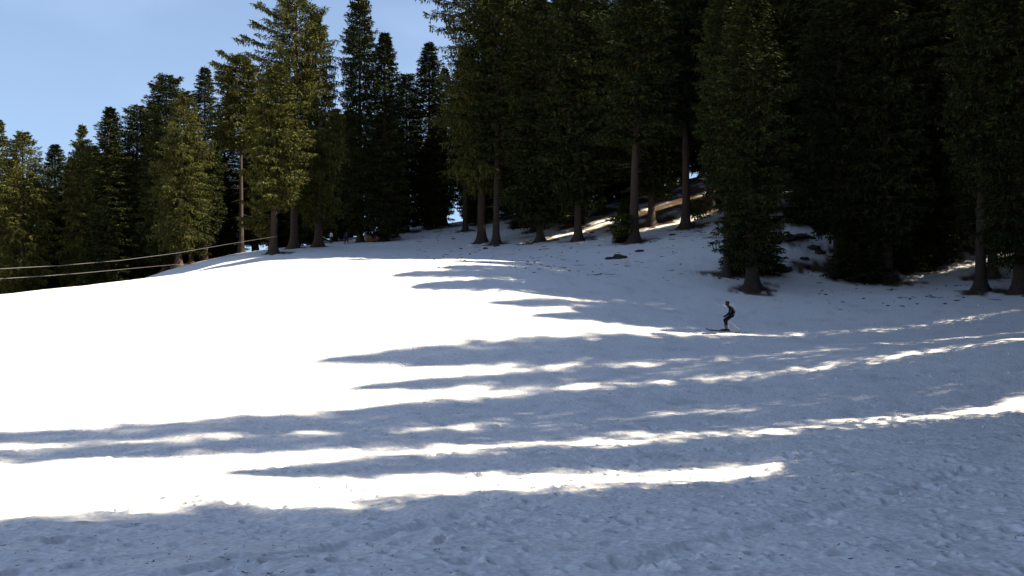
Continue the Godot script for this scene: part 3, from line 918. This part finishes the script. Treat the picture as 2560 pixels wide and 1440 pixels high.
func box_mesh(size: Vector3) -> Mesh:
	var h := size * 0.5
	var e := minf(0.012, minf(h.x, minf(h.y, h.z)) * 0.4)
	# a bevelled box: eight corners each cut into three points
	var st := SurfaceTool.new()
	st.begin(Mesh.PRIMITIVE_TRIANGLES)
	st.set_smooth_group(-1)
	var pts := PackedVector3Array()
	for x in [-1.0, 1.0]:
		for y in [-1.0, 1.0]:
			for z in [-1.0, 1.0]:
				for k in 3:
					var p := Vector3(h.x * x, h.y * y, h.z * z)
					for q in 3:
						if q != k: p[q] -= e * [x, y, z][q]
					pts.append(p)
	# faces: six sides, twelve edges, eight corners
	var tri := func(a: Vector3, b: Vector3, c: Vector3):
		if (b - a).cross(c - a).dot(a + b + c) > 0.0: st.add_vertex(a); st.add_vertex(c); st.add_vertex(b)
		else: st.add_vertex(a); st.add_vertex(b); st.add_vertex(c)
	var P := func(x: int, y: int, z: int, k: int) -> Vector3: return pts[((x * 2 + y) * 2 + z) * 3 + k]
	for k in 3:
		var a := (k + 1) % 3
		var b := (k + 2) % 3
		for s in 2:
			var c := []
			for uv in [[0, 0], [1, 0], [1, 1], [0, 1]]:
				var i := [0, 0, 0]
				i[k] = s; i[a] = uv[0]; i[b] = uv[1]
				c.append(P.call(i[0], i[1], i[2], k))
			tri.call(c[0], c[1], c[2]); tri.call(c[0], c[2], c[3])
			for t in 2:
				var w := []
				for r in 2:
					var i := [0, 0, 0]
					i[a] = s; i[b] = t; i[k] = r
					w.append(P.call(i[0], i[1], i[2], a)); w.append(P.call(i[0], i[1], i[2], b))
				tri.call(w[0], w[1], w[3]); tri.call(w[0], w[3], w[2])
	for x in 2:
		for y in 2:
			for z in 2: tri.call(P.call(x, y, z, 0), P.call(x, y, z, 1), P.call(x, y, z, 2))
	st.generate_normals()
	return st.commit()

func skier():
	var at := seen(1812, 833)
	var th := deg_to_rad(166.0)
	var fwd := Vector3(cos(th), 0, -sin(th))
	var a := at + fwd * 0.8
	var b := at - fwd * 0.8
	a.y = ground(a.x, -a.z); b.y = ground(b.x, -b.z)
	var along := (a - b).normalized()
	at.y = (a.y + b.y) * 0.5 + 0.085
	var o := base("person", at, th)
	tag(o, "skier in dark clothes crouching on skis, gliding left across the shaded snow", "person")
	var jacket := Color(0.011, 0.011, 0.010)
	var trousers := Color(0.010, 0.011, 0.016)
	var glove := Color(0.012, 0.012, 0.015)
	var skin := Color(0.055, 0.032, 0.024)
	var B := []
	var hd := Vector3(-0.12, 1.46, 0.0)
	B.append([Vector3(-0.36, 0.86, -0.07), Vector3(-0.36, 0.86, 0.07), 0.125, 0.125, trousers])
	B.append([Vector3(-0.37, 0.93, 0), Vector3(-0.39, 1.04, 0), 0.135, 0.14, jacket])
	B.append([Vector3(-0.39, 1.04, -0.04), Vector3(-0.32, 1.20, -0.08), 0.13, 0.12, jacket])
	B.append([Vector3(-0.39, 1.04, 0.04), Vector3(-0.32, 1.20, 0.08), 0.13, 0.12, jacket])
	B.append([Vector3(-0.28, 1.26, -0.15), Vector3(-0.28, 1.26, 0.15), 0.075, 0.075, jacket])
	B.append([Vector3(-0.24, 1.28, 0), Vector3(-0.19, 1.345, 0), 0.075, 0.062, jacket])
	var pole := Vector3(-0.74, -0.67, 0.0).normalized()
	var hands := []
	for s in [-1.0, 1.0]:
		B.append([Vector3(-0.33, 0.83, 0.09 * s), Vector3(-0.03 + 0.03 * s, 0.59, 0.13 * s), 0.105, 0.075, trousers])
		B.append([Vector3(-0.03 + 0.03 * s, 0.59, 0.13 * s), Vector3(-0.09 + 0.02 * s, 0.24, 0.12 * s), 0.072, 0.056, trousers])
		B.append([Vector3(-0.28, 1.25, 0.17 * s), Vector3(-0.24, 0.98, 0.26 * s), 0.068, 0.054, jacket])
		B.append([Vector3(-0.24, 0.98, 0.26 * s), Vector3(-0.04, 0.81, 0.21 * s), 0.052, 0.042, jacket])
		var g := Vector3(0.03, 0.775, 0.20 * s)
		hands.append(g)
	var sets := [[B, 0.018, 0.05], [head_bones(hd, Vector3(0.97, -0.12, 0.05).normalized(), skin), 0.008, 0.022]]
	for k in 2:
		sets.append([fist_bones(Vector3(-0.035, 0.805, hands[k].z), hands[k], -pole, Vector3(0.3, 0.3, 1.0 if k == 1 else -1.0), glove), 0.0045, 0.008])
	put("body", flesh(sets), M.cloth, o)
	put("hair", flesh([[hair_bones(hd, Vector3(0.97, -0.12, 0.05).normalized()), 0.008, 0.03]]), M.cloth, o)
	var shell := Color(0.018, 0.018, 0.022)
	for s in [-1.0, 1.0]:
		var f: float = 0.03 * s
		var bt := put("boot", flesh([[[[Vector3(-0.17 + f, 0.075, 0.12 * s), Vector3(0.14 + f, 0.06, 0.12 * s), 0.055, 0.048, shell], [Vector3(-0.14 + f, 0.06, 0.12 * s), Vector3(-0.07 + f, 0.33, 0.12 * s), 0.066, 0.070, shell], [Vector3(-0.16 + f, 0.045, 0.12 * s), Vector3(0.15 + f, 0.045, 0.12 * s), 0.038, 0.036, shell]], 0.013, 0.03]]), M.cloth, o)
		for h in [0.17, 0.23, 0.29]:
			var ring := TorusMesh.new()
			ring.inner_radius = 0.066; ring.outer_radius = 0.080; ring.rings = 16; ring.ring_segments = 6
			put("buckle_strap", ring, M.pale_strap, bt, Vector3(-0.11 + f + (h - 0.17) * 0.25, h, 0.12 * s))
	# skis and poles lie on the snow and in his hands
	var side := along.cross(Vector3.UP).normalized()
	var up := side.cross(along).normalized()
	for s in [-1.0, 1.0]:
		var k := base("ski", at + (Vector3(sin(th), 0, cos(th)) * 0.15 * s) + along * (0.12 + 0.03 * s))
		k.position.y -= 0.018
		k.basis = Basis(along, up, side) * Basis(Vector3(1, 0, 0), 0.5)
		k.position.y += 0.012
		tag(k, "ski under the skier's boot nearer the camera" if s < 0.0 else "ski under the skier's boot farther from the camera", "ski", "pair of skis")
		put("blade", ski_mesh(), M.ski, k)
		var st := SurfaceTool.new()
		st.begin(Mesh.PRIMITIVE_TRIANGLES)
		box_into(st, Vector3(0.07, 0.026, 0), Vector3(0.10, 0.03, 0.06)); box_into(st, Vector3(0.05, 0.045, 0), Vector3(0.05, 0.03, 0.05))
		box_into(st, Vector3(-0.33, 0.03, 0), Vector3(0.12, 0.04, 0.06)); box_into(st, Vector3(-0.36, 0.055, 0), Vector3(0.05, 0.04, 0.045), Basis(Vector3(0, 0, 1), 0.4))
		put("binding", st.commit(), M.grey_metal, k)
	var place := Transform3D(Basis(Vector3.UP, th), at)
	for k in 2:
		var g: Vector3 = place * (hands[k] as Vector3)
		var dir := place.basis * pole
		var p := base("ski_pole", g)
		tag(p, "ski pole trailing from the skier's hand nearer the camera" if k == 0 else "ski pole trailing from the skier's far hand", "ski pole", "pair of ski poles")
		var e := dir * 1.17
		put("shaft", tube(PackedVector3Array([Vector3.ZERO, e * 0.5, e]), PackedFloat32Array([0.009, 0.008, 0.006]), 8), M.pole, p)
		put("grip", tube(PackedVector3Array([dir * -0.06, dir * -0.055, dir * -0.02, dir * 0.05, dir * 0.07]), PackedFloat32Array([0.008, 0.018, 0.015, 0.016, 0.010]), 8), M.black, p)
		var disc := CylinderMesh.new()
		disc.top_radius = 0.02; disc.bottom_radius = 0.05; disc.height = 0.02; disc.radial_segments = 14
		var bk := put("basket", disc, M.black, p, e * 0.94)
		bk.basis = Basis(Quaternion(Vector3.UP, -dir))

func ski_mesh() -> ArrayMesh:
	var st := SurfaceTool.new()
	st.begin(Mesh.PRIMITIVE_TRIANGLES)
	st.set_smooth_group(-1)
	var n := 28
	var ring := []
	for i in n + 1:
		var x := -0.85 + 1.72 * i / n
		var w := 0.034 + 0.014 * pow(absf(x) / 0.85, 2.0)
		if x > 0.78: w *= sqrt(maxf(0.02, 1.0 - pow((x - 0.78) / 0.092, 2.0)))
		var y := 0.09 * pow(maxf(0.0, (x - 0.62) / 0.25), 2.0) + 0.015 * pow(maxf(0.0, (-x - 0.75) / 0.1), 2.0)
		ring.append([Vector3(x, y, -w), Vector3(x, y + 0.013, -w * 0.9), Vector3(x, y + 0.013, w * 0.9), Vector3(x, y, w)])
	for i in n:
		for k in 4:
			var a: Vector3 = ring[i][k]
			var b: Vector3 = ring[i][(k + 1) % 4]
			var c: Vector3 = ring[i + 1][(k + 1) % 4]
			var d: Vector3 = ring[i + 1][k]
			for q in [a, c, b, a, d, c]: st.add_vertex(q)
	for q in [0, 2, 1, 0, 3, 2]: st.add_vertex(ring[0][q])
	st.generate_normals()
	return st.commit()

func bystander(px: float, py: float, jacket: Color, trousers: Color, label: String, turn: float, far: float):
	var at := spot(px, far)
	var o := base("person", at, turn)
	tag(o, label, "person")
	var skin := Color(0.22, 0.12, 0.08)
	var B := [[Vector3(0, 0.95, -0.07), Vector3(0, 0.95, 0.07), 0.12, 0.12, trousers], [Vector3(0, 1.02, 0), Vector3(0, 1.16, 0), 0.14, 0.14, jacket], [Vector3(0, 1.16, -0.05), Vector3(0.01, 1.34, -0.09), 0.125, 0.11, jacket], [Vector3(0, 1.16, 0.05), Vector3(0.01, 1.34, 0.09), 0.125, 0.11, jacket], [Vector3(0, 1.40, -0.15), Vector3(0, 1.40, 0.15), 0.07, 0.07, jacket], [Vector3(0, 1.40, 0), Vector3(0.01, 1.49, 0), 0.075, 0.06, jacket]]
	var sets := [[B, 0.022, 0.05], [head_bones(Vector3(0.03, 1.60, 0), Vector3(1, -0.05, 0.0).normalized(), skin), 0.010, 0.022]]
	for s in [-1.0, 1.0]:
		B.append([Vector3(0, 0.92, 0.09 * s), Vector3(0.03, 0.50, 0.17 * s), 0.10, 0.07, trousers])
		B.append([Vector3(0.03, 0.50, 0.17 * s), Vector3(-0.01, 0.10, 0.21 * s), 0.068, 0.050, trousers])
		B.append([Vector3(0, 1.40, 0.17 * s), Vector3(-0.03, 1.12, 0.26 * s), 0.066, 0.052, jacket])
		B.append([Vector3(-0.03, 1.12, 0.26 * s), Vector3(0.06, 0.88, 0.28 * s), 0.05, 0.04, jacket])
		sets.append([loose_hand(Vector3(0.06, 0.88, 0.28 * s), Vector3(0.15, -1, 0).normalized(), Vector3(1, 0.15, 0).normalized(), skin), 0.007, 0.010])
	put("body", flesh(sets), M.cloth, o)
	put("hair", flesh([[hair_bones(Vector3(0.03, 1.60, 0), Vector3(1, 0, 0)), 0.012, 0.03]]), M.cloth, o)
	for s in [-1.0, 1.0]:
		var c := Color(0.02, 0.018, 0.016)
		put("boot", flesh([[[[Vector3(-0.07, 0.05, 0.21 * s), Vector3(0.16, 0.04, 0.22 * s), 0.05, 0.042, c], [Vector3(-0.02, 0.06, 0.21 * s), Vector3(-0.01, 0.20, 0.21 * s), 0.055, 0.062, c]], 0.014, 0.03]]), M.cloth, o)

func wooden_box():
	var at := spot(931, 112.0)
	var o := base("wooden_box", at + Vector3(0, 0.02, 0), 0.06)
	tag(o, "long orange-brown wooden box lying on the snow below the dense conifer", "box")
	for k in 3:
		put("board", box_mesh(Vector3(1.8, 0.155, 0.03)), [M.board_a, M.board_b, M.board_c][k], o, Vector3(0, 0.10 + 0.165 * k, 0.42 + 0.004 * k))
		put("board", box_mesh(Vector3(1.8, 0.155, 0.03)), [M.board_b, M.board_c, M.board_a][k], o, Vector3(0, 0.10 + 0.165 * k, -0.42))
	for s in [-1.0, 1.0]:
		put("end_panel", box_mesh(Vector3(0.03, 0.49, 0.80)), M.board_b, o, Vector3(0.885 * s, 0.265, 0))
		put("corner_post", box_mesh(Vector3(0.07, 0.56, 0.05)), M.board_c, o, Vector3(0.80 * s, 0.28, 0.462))
	for k in 4:
		put("lid_plank", box_mesh(Vector3(1.86, 0.03, 0.21)), [M.board_a, M.board_c, M.board_b, M.board_a][k], o, Vector3(0, 0.54 + 0.003 * (k % 2), -0.33 + 0.22 * k))
	var d := base("metal_drum", at + Vector3(0.75, 0.36, 0.95), 0.15)
	tag(d, "dark red drum lying on its side against the wooden box", "drum")
	var prof := [[0.0, -0.42], [0.33, -0.42], [0.345, -0.43], [0.355, -0.41], [0.34, -0.38], [0.34, -0.16], [0.355, -0.14], [0.34, -0.12], [0.34, 0.12], [0.355, 0.14], [0.34, 0.16], [0.34, 0.38], [0.355, 0.41], [0.345, 0.43], [0.33, 0.415], [0.0, 0.41]]
	var st := SurfaceTool.new()
	st.begin(Mesh.PRIMITIVE_TRIANGLES)
	st.set_smooth_group(-1)
	for k in 24:
		var a := TAU * k / 24.0
		var b := TAU * (k + 1) / 24.0
		for i in prof.size() - 1:
			var p := Vector3(cos(a) * prof[i][0], sin(a) * prof[i][0], prof[i][1])
			var q := Vector3(cos(b) * prof[i][0], sin(b) * prof[i][0], prof[i][1])
			var r := Vector3(cos(b) * prof[i + 1][0], sin(b) * prof[i + 1][0], prof[i + 1][1])
			var t := Vector3(cos(a) * prof[i + 1][0], sin(a) * prof[i + 1][0], prof[i + 1][1])
			for z in [p, r, q, p, t, r]: st.add_vertex(z)
	st.generate_normals()
	put("shell", st.commit(), M.red_paint, d)
	var cap := CylinderMesh.new()
	cap.top_radius = 0.035; cap.bottom_radius = 0.04; cap.height = 0.03
	var c := put("cap", cap, M.grey_metal, d, Vector3(0.0, 0.22, 0.425))
	c.rotation.x = PI / 2

func ropes():
	var A := [[-190, 690, 0.0784], [0, 672, 0.0625], [150, 664, 0.0515], [300, 651, 0.0408], [440, 633, 0.0307], [560, 612, 0.0220], [640, 599, 0.0163], [690, 591, 0.0127], [712, 588, 0.0116]]
	var B := [[-190, 712, 0.0760], [0, 697, 0.0605], [110, 690, 0.0500], [200, 683, 0.0420], [330, 671, 0.0280], [430, 662, 0.0180], [476, 660, 0.0135]]
	for k in 2:
		var pts := PackedVector3Array()
		var rad := PackedFloat32Array()
		var L: Array = A if k == 0 else B
		for i in L.size() - 1:
			for m in 6:
				var t := m / 6.0
				var p: float = lerpf(L[i][0], L[i + 1][0], t)
				var q: float = lerpf(L[i][1], L[i + 1][1], t)
				var d: float = 1.0 / lerpf(L[i][2], L[i + 1][2], t)
				pts.append(Vector3((p - 1280.0) / LENS * d, EYE + (720.0 - q) / LENS * d, -d))
				rad.append(0.0075)
		tag(put("lift_rope", tube(pts, rad, 8), M.rope), "upper pale lift rope running from the left edge to the stout tufted trunk" if k == 0 else "lower pale lift rope at left, sinking behind the snow crest", "rope", "lift ropes")

func rock_mesh(sd: int) -> ArrayMesh:
	var n := FastNoiseLite.new()
	n.seed = sd
	n.frequency = 0.9
	var st := SurfaceTool.new()
	st.begin(Mesh.PRIMITIVE_TRIANGLES)
	st.set_smooth_group(-1)
	var P := []
	for j in 8:
		var row := []
		for i in 13:
			var f := TAU * (i % 12) / 12.0
			var g := PI * j / 7.0
			var p := Vector3(sin(g) * cos(f), cos(g), sin(g) * sin(f))
			row.append(p * (0.8 + 0.5 * n.get_noise_3dv(p * 1.6)) * Vector3(1, 0.55, 0.75))
		P.append(row)
	for j in 7:
		for i in 12:
			for q in [P[j][i], P[j][i + 1], P[j + 1][i + 1], P[j][i], P[j + 1][i + 1], P[j + 1][i]]: st.add_vertex(q)
	st.generate_normals()
	return st.commit()

func rocks():
	var shapes := [rock_mesh(3), rock_mesh(14), rock_mesh(25), rock_mesh(36)]
	var L := [
		[1548, 646, 0.95, "largest of the dark rocks below the big flared trunk"], [1522, 648, 0.55, "smaller dark rock touching the largest one below the flared trunk"],
		[1600, 629, 0.55, "flat dark rock right at the foot of the big flared trunk"], [1214, 622, 0.45, "dark rock just below the swollen trunk foot"],
		[1200, 626, 0.22, "small stone left of the dark rock below the swollen trunk foot"], [1242, 616, 0.5, "flat dark stone at the foot of the leaning pale trunk"],
		[1152, 622, 0.3, "small dark stone on the bank left of the swollen trunk foot"], [1134, 598, 0.4, "dark stone on the track below the bright ridge gap"],
		[1463, 583, 0.3, "small stone high on the snow between two edge conifers, the left one"], [1480, 582, 0.4, "small stone high on the snow between two edge conifers, the right one"],
		[1682, 588, 0.45, "dark stump-like stone left of the straight bare trunk"], [1930, 592, 0.7, "dark rock at the left of the snowy glade"],
		[1972, 597, 1.1, "largest dark boulder in the snowy glade"], [2003, 594, 0.9, "second boulder in the snowy glade, touching the largest"],
		[2030, 596, 0.5, "small dark rock right of the two glade boulders"], [1932, 609, 0.4, "upright dark stone low in the glade's left"],
		[2034, 622, 0.8, "dark boulder low at the right of the snowy glade"], [2050, 633, 0.7, "flat dark rock below the boulder at the glade's right"],
		[2010, 648, 0.55, "flat dark rock lowest in the snowy glade"], [2018, 668, 0.5, "small dark rock at the foot of the glade, near the litter"],
		[1960, 678, 0.9, "long dark rock beside the sunlit brown litter above the skier"]]
	for i in L.size():
		var at := seen(L[i][0], L[i][1])
		var o := put("rock", shapes[i % 4], M.rock, null, at)
		var r: float = L[i][2]
		o.scale = Vector3(r, r * 0.75, r)
		o.rotation.y = i * 1.9
		tag(o, L[i][3], "rock", "dark rocks on the snow")

func underwood():
	for b in [[1905, 655, 61.0, 4.0, 3.6, "low dark fir bush right of the bushy conifer above the skier"], [1848, 610, 61.5, 5.5, 3.2, "young fir between the slender trunk and the bushy conifer"], [2012, 560, 76.0, 4.2, 4.6, "dark fir mound in the upper part of the snowy glade"], [2145, 690, 60.0, 5.0, 4.2, "young fir left of the dense dark conifer at the snow's edge"], [2250, 600, 63.0, 8.0, 4.6, "taller young fir behind the dense dark conifer at far right"], [2330, 660, 64.0, 6.0, 4.2, "young fir before the thick black trunk at far right"], [1562, 560, 80.0, 4.2, 2.6, "low fir bush left of the big flared trunk"], [1300, 560, 112.0, 5.0, 3.4, "young fir in the shade right of the leaning pale trunk"]]:
		var at := spot(b[0], b[2])
		at.y -= 0.05
		plant("young", at, b[3], b[4], b[2], 0.16, b[5], "young firs at the forest edge", Vector2.ZERO, "young_fir", "young tree")

func clods():
	rng.seed = 4242
	var mm := MultiMesh.new()
	mm.transform_format = MultiMesh.TRANSFORM_3D
	mm.mesh = rock_mesh(50)
	var T := []
	for k in 2600:
		var d := 13.0 + 34.0 * pow(rng.randf(), 1.2)
		var x := rng.randf_range(-0.72, 0.72) * d
		if n_patch.get_noise_2d(x * 0.8, d * 2.0) < 0.02: continue
		var r := rng.randf_range(0.012, 0.05) * (0.7 + d * 0.02)
		T.append(Transform3D(Basis(Vector3.UP, rng.randf() * TAU).scaled(Vector3(r, r * rng.randf_range(0.7, 1.5), r)), Vector3(x, snow_top(x, d) + r * 0.2, -d)))
	mm.instance_count = T.size()
	for i in T.size(): mm.set_instance_transform(i, T[i])
	var o := MultiMeshInstance3D.new()
	o.name = "snow_clods"
	o.multimesh = mm
	o.material_override = M.clod
	add_child(o)
	tag(o, "small clods of crusty snow strewn over the clearing", "snow", "", "stuff")

func debris():
	rng.seed = 515
	var st := SurfaceTool.new()
	st.begin(Mesh.PRIMITIVE_TRIANGLES)
	st.append_from(rock_mesh(61), 0, Transform3D.IDENTITY)
	var mm := MultiMesh.new()
	mm.transform_format = MultiMesh.TRANSFORM_3D
	mm.mesh = st.commit()
	var T := []
	for k in 9000:
		var d := rng.randf_range(48.0, 125.0)
		var x := rng.randf_range(-0.12, 0.66) * d
		var w := litter(x, d)
		var p := n_patch.get_noise_2d(x * 1.5 + 7.0, d * 1.5)
		if d < 58.0 and x < 20.0: continue
		if rng.randf() > 0.06 + 0.5 * smooth(0.05, 0.5, p) + 0.15 * w: continue
		var long := rng.randf() < 0.5
		var r := rng.randf_range(0.05, 0.17)
		T.append(Transform3D(Basis(Vector3.UP, rng.randf() * TAU) * Basis.from_scale(Vector3(r * (3.5 if long else 1.0), r * (0.4 if long else 0.8), r * (0.4 if long else 1.0))), Vector3(x, ground(x, d) - 0.05 * w, -d)))
	mm.instance_count = T.size()
	for i in T.size(): mm.set_instance_transform(i, T[i])
	var o := MultiMeshInstance3D.new()
	o.name = "forest_debris"
	o.multimesh = mm
	o.material_override = M.debris
	add_child(o)
	tag(o, "dark sticks, bark and cones strewn on the snow under the trees", "debris", "", "stuff")

func needles():
	rng.seed = 616
	var mm := MultiMesh.new()
	mm.transform_format = MultiMesh.TRANSFORM_3D
	mm.mesh = rock_mesh(72)
	var T := []
	for k in 3000:
		var d := 7.5 + 30.0 * pow(rng.randf(), 1.6)
		var x := rng.randf_range(-0.72, 0.72) * d
		if n_patch.get_noise_2d(x * 0.7 - 30.0, d * 1.4) < 0.05: continue
		var r := rng.randf_range(0.006, 0.016) * (0.7 + d * 0.03)
		T.append(Transform3D(Basis(Vector3.UP, rng.randf() * TAU) * Basis.from_scale(Vector3(r * rng.randf_range(1.0, 4.0), r * 0.5, r)), Vector3(x, snow_top(x, d) - dents(x, d) + r * 0.2, -d)))
	mm.instance_count = T.size()
	for i in T.size(): mm.set_instance_transform(i, T[i])
	var o := MultiMeshInstance3D.new()
	o.name = "needle_litter"
	o.multimesh = mm
	o.material_override = M.debris
	add_child(o)
	tag(o, "dark needles and bits of bark scattered over the foreground snow", "litter", "", "stuff")

func snow_top(x: float, d: float) -> float:
	var near := 1.0 - smooth(14.0, 45.0, sqrt(x * x + d * d))
	return ground(x, d) + (0.012 + 0.020 * near) * n_mid.get_noise_2d(x, d)

func _ready():
	# ---- camera, sky, sun, exposure
	var cam := Camera3D.new()
	cam.name = "camera"
	add_child(cam)
	cam.position = Vector3(0, EYE, 0)
	cam.fov = rad_to_deg(2.0 * atan(720.0 / LENS))
	cam.near = 0.1
	cam.far = 6000.0
	cam.current = true
	var we := WorldEnvironment.new()
	we.name = "world_environment"
	var env := Environment.new()
	env.background_mode = Environment.BG_SKY
	var sm := ProceduralSkyMaterial.new()
	sm.sky_top_color = Color(0.42, 0.505, 0.67)
	sm.sky_horizon_color = Color(0.65, 0.78, 0.91)
	sm.sky_curve = 0.22
	sm.ground_bottom_color = Color(0.30, 0.32, 0.36)
	sm.ground_horizon_color = Color(0.55, 0.62, 0.72)
	sm.sun_angle_max = 25.0
	sm.sky_energy_multiplier = 0.68
	sm.ground_energy_multiplier = 0.4
	sm.sky_cover = thin_cloud()
	sm.sky_cover_modulate = Color(1, 1, 1, 1)
	var sky := Sky.new()
	sky.sky_material = sm
	env.sky = sky
	env.ambient_light_source = Environment.AMBIENT_SOURCE_SKY
	env.tonemap_mode = Environment.TONE_MAPPER_LINEAR
	env.tonemap_exposure = 3.4
	env.sdfgi_enabled = true
	env.ssao_enabled = true
	env.ssil_enabled = true
	we.environment = env
	add_child(we)
	var sun := DirectionalLight3D.new()
	sun.name = "sun"
	sun.light_energy = 1.6
	sun.light_color = Color(1.0, 0.95, 0.86)
	sun.light_angular_distance = 0.7
	sun.shadow_enabled = true
	var az := deg_to_rad(SUN_AZ)
	var el := deg_to_rad(SUN_EL)
	var to_sun := Vector3(cos(el) * sin(az), sin(el), -cos(el) * cos(az))
	sun.look_at_from_position(to_sun * 100.0, Vector3.ZERO, Vector3.UP)
	add_child(sun)

	setup()
	build_lie()
	make_protos()
	build_forest()
	build_snow()
	underwood()
	skier()
	bystander(866, 607, Color(0.045, 0.03, 0.075), Color(0.012, 0.012, 0.018), "far person in dark purple jacket standing with legs apart left of the wooden box", deg_to_rad(-75.0), 108.0)
	bystander(828, 603, Color(0.55, 0.55, 0.58), Color(0.02, 0.02, 0.03), "far person in pale jacket, half hidden at the edge of the trees", deg_to_rad(-130.0), 116.0)
	wooden_box()
	ropes()
	rocks()
	clods()
	debris()
	needles()

func thin_cloud() -> ImageTexture:      # a faint veil of high cloud all round the sky
	var n := FastNoiseLite.new()
	n.seed = 71
	n.frequency = 0.9
	n.fractal_octaves = 4
	var im := Image.create(1024, 512, false, Image.FORMAT_RGBA8)
	for j in 512:
		var el := PI * (0.5 - (j + 0.5) / 512.0)
		for i in 1024:
			var f := TAU * i / 1024.0
			var p := Vector3(cos(el) * cos(f), sin(el) * 3.0, cos(el) * sin(f)) * 2.2
			var q := n.get_noise_3dv(p + Vector3(n.get_noise_3dv(p * 0.7), 0, 0) * 0.8)
			im.set_pixel(i, j, Color(0.86, 0.91, 1.0, 0.04 * smooth(-0.15, 0.55, q) * smooth(0.0, 0.2, el)))
	return ImageTexture.create_from_image(im)

func setup():
	n_big.seed = 5; n_big.frequency = 0.16; n_big.fractal_octaves = 2
	n_mid.seed = 6; n_mid.frequency = 0.85; n_mid.fractal_octaves = 2
	n_fine.seed = 7; n_fine.frequency = 2.6; n_fine.fractal_octaves = 2
	n_pit.seed = 8; n_pit.noise_type = FastNoiseLite.TYPE_CELLULAR; n_pit.frequency = 0.9; n_pit.cellular_return_type = FastNoiseLite.RETURN_DISTANCE; n_pit.fractal_type = FastNoiseLite.FRACTAL_NONE
	n_patch.seed = 9; n_patch.frequency = 0.22; n_patch.fractal_octaves = 4
	var m := StandardMaterial3D.new()
	m.vertex_color_use_as_albedo = true
	m.roughness = 0.75
	m.metallic_specular = 0.25
	m.uv1_triplanar = true
	m.uv1_world_triplanar = true
	m.uv1_scale = Vector3.ONE * 0.45
	m.albedo_texture = ramp_texture(noise_image(512, 0.035, 5, 31), Color(0.80, 0.79, 0.77), Color(1, 1, 1))
	m.heightmap_enabled = true
	m.heightmap_texture = ImageTexture.create_from_image(noise_image(512, 0.022, 5, 32))
	m.heightmap_scale = 2.0
	M.snow = m
	for k in ["needle_a", "needle_b"]:
		var q := StandardMaterial3D.new()
		q.vertex_color_use_as_albedo = true
		q.albedo_color = Color(0.92, 0.97, 0.95) if k == "needle_a" else Color(1, 1, 1)
		q.roughness = 0.85
		q.metallic_specular = 0.12
		q.cull_mode = BaseMaterial3D.CULL_DISABLED
		M[k] = q
	var b := StandardMaterial3D.new()
	b.albedo_texture = ramp_texture(noise_image(256, 0.03, 4, 33), Color(0.10, 0.075, 0.055), Color(0.31, 0.225, 0.16))
	b.uv1_scale = Vector3(3.0, 1.0, 1.0)
	b.roughness = 0.9
	b.heightmap_enabled = true
	b.heightmap_texture = ImageTexture.create_from_image(noise_image(256, 0.04, 4, 34))
	b.heightmap_scale = 3.0
	M.bark = b
	var t := StandardMaterial3D.new()
	t.albedo_color = Color(0.25, 0.19, 0.15)
	t.roughness = 0.9
	M.twig = t
	M.cloth = cloth_mat()
	M.pale_strap = paint(Color(0.62, 0.62, 0.66), 0.5)
	M.ski = paint(Color(0.07, 0.07, 0.09), 0.5)
	M.grey_metal = paint(Color(0.22, 0.22, 0.23), 0.45, 0.6)
	M.pole = paint(Color(0.08, 0.08, 0.09), 0.4, 0.5)
	M.black = paint(Color(0.06, 0.06, 0.06), 0.7)
	M.red_paint = paint(Color(0.38, 0.07, 0.06), 0.5)
	M.rope = paint(Color(0.30, 0.29, 0.28), 0.8)
	M.board_a = paint(Color(0.62, 0.36, 0.17), 0.8)
	M.board_b = paint(Color(0.55, 0.31, 0.15), 0.8)
	M.board_c = paint(Color(0.68, 0.42, 0.21), 0.8)
	M.debris = paint(Color(0.17, 0.13, 0.10), 0.95)
	M.rock = paint(Color(0.20, 0.18, 0.16), 0.95)
	M.clod = paint(Color(0.86, 0.855, 0.84), 0.8)
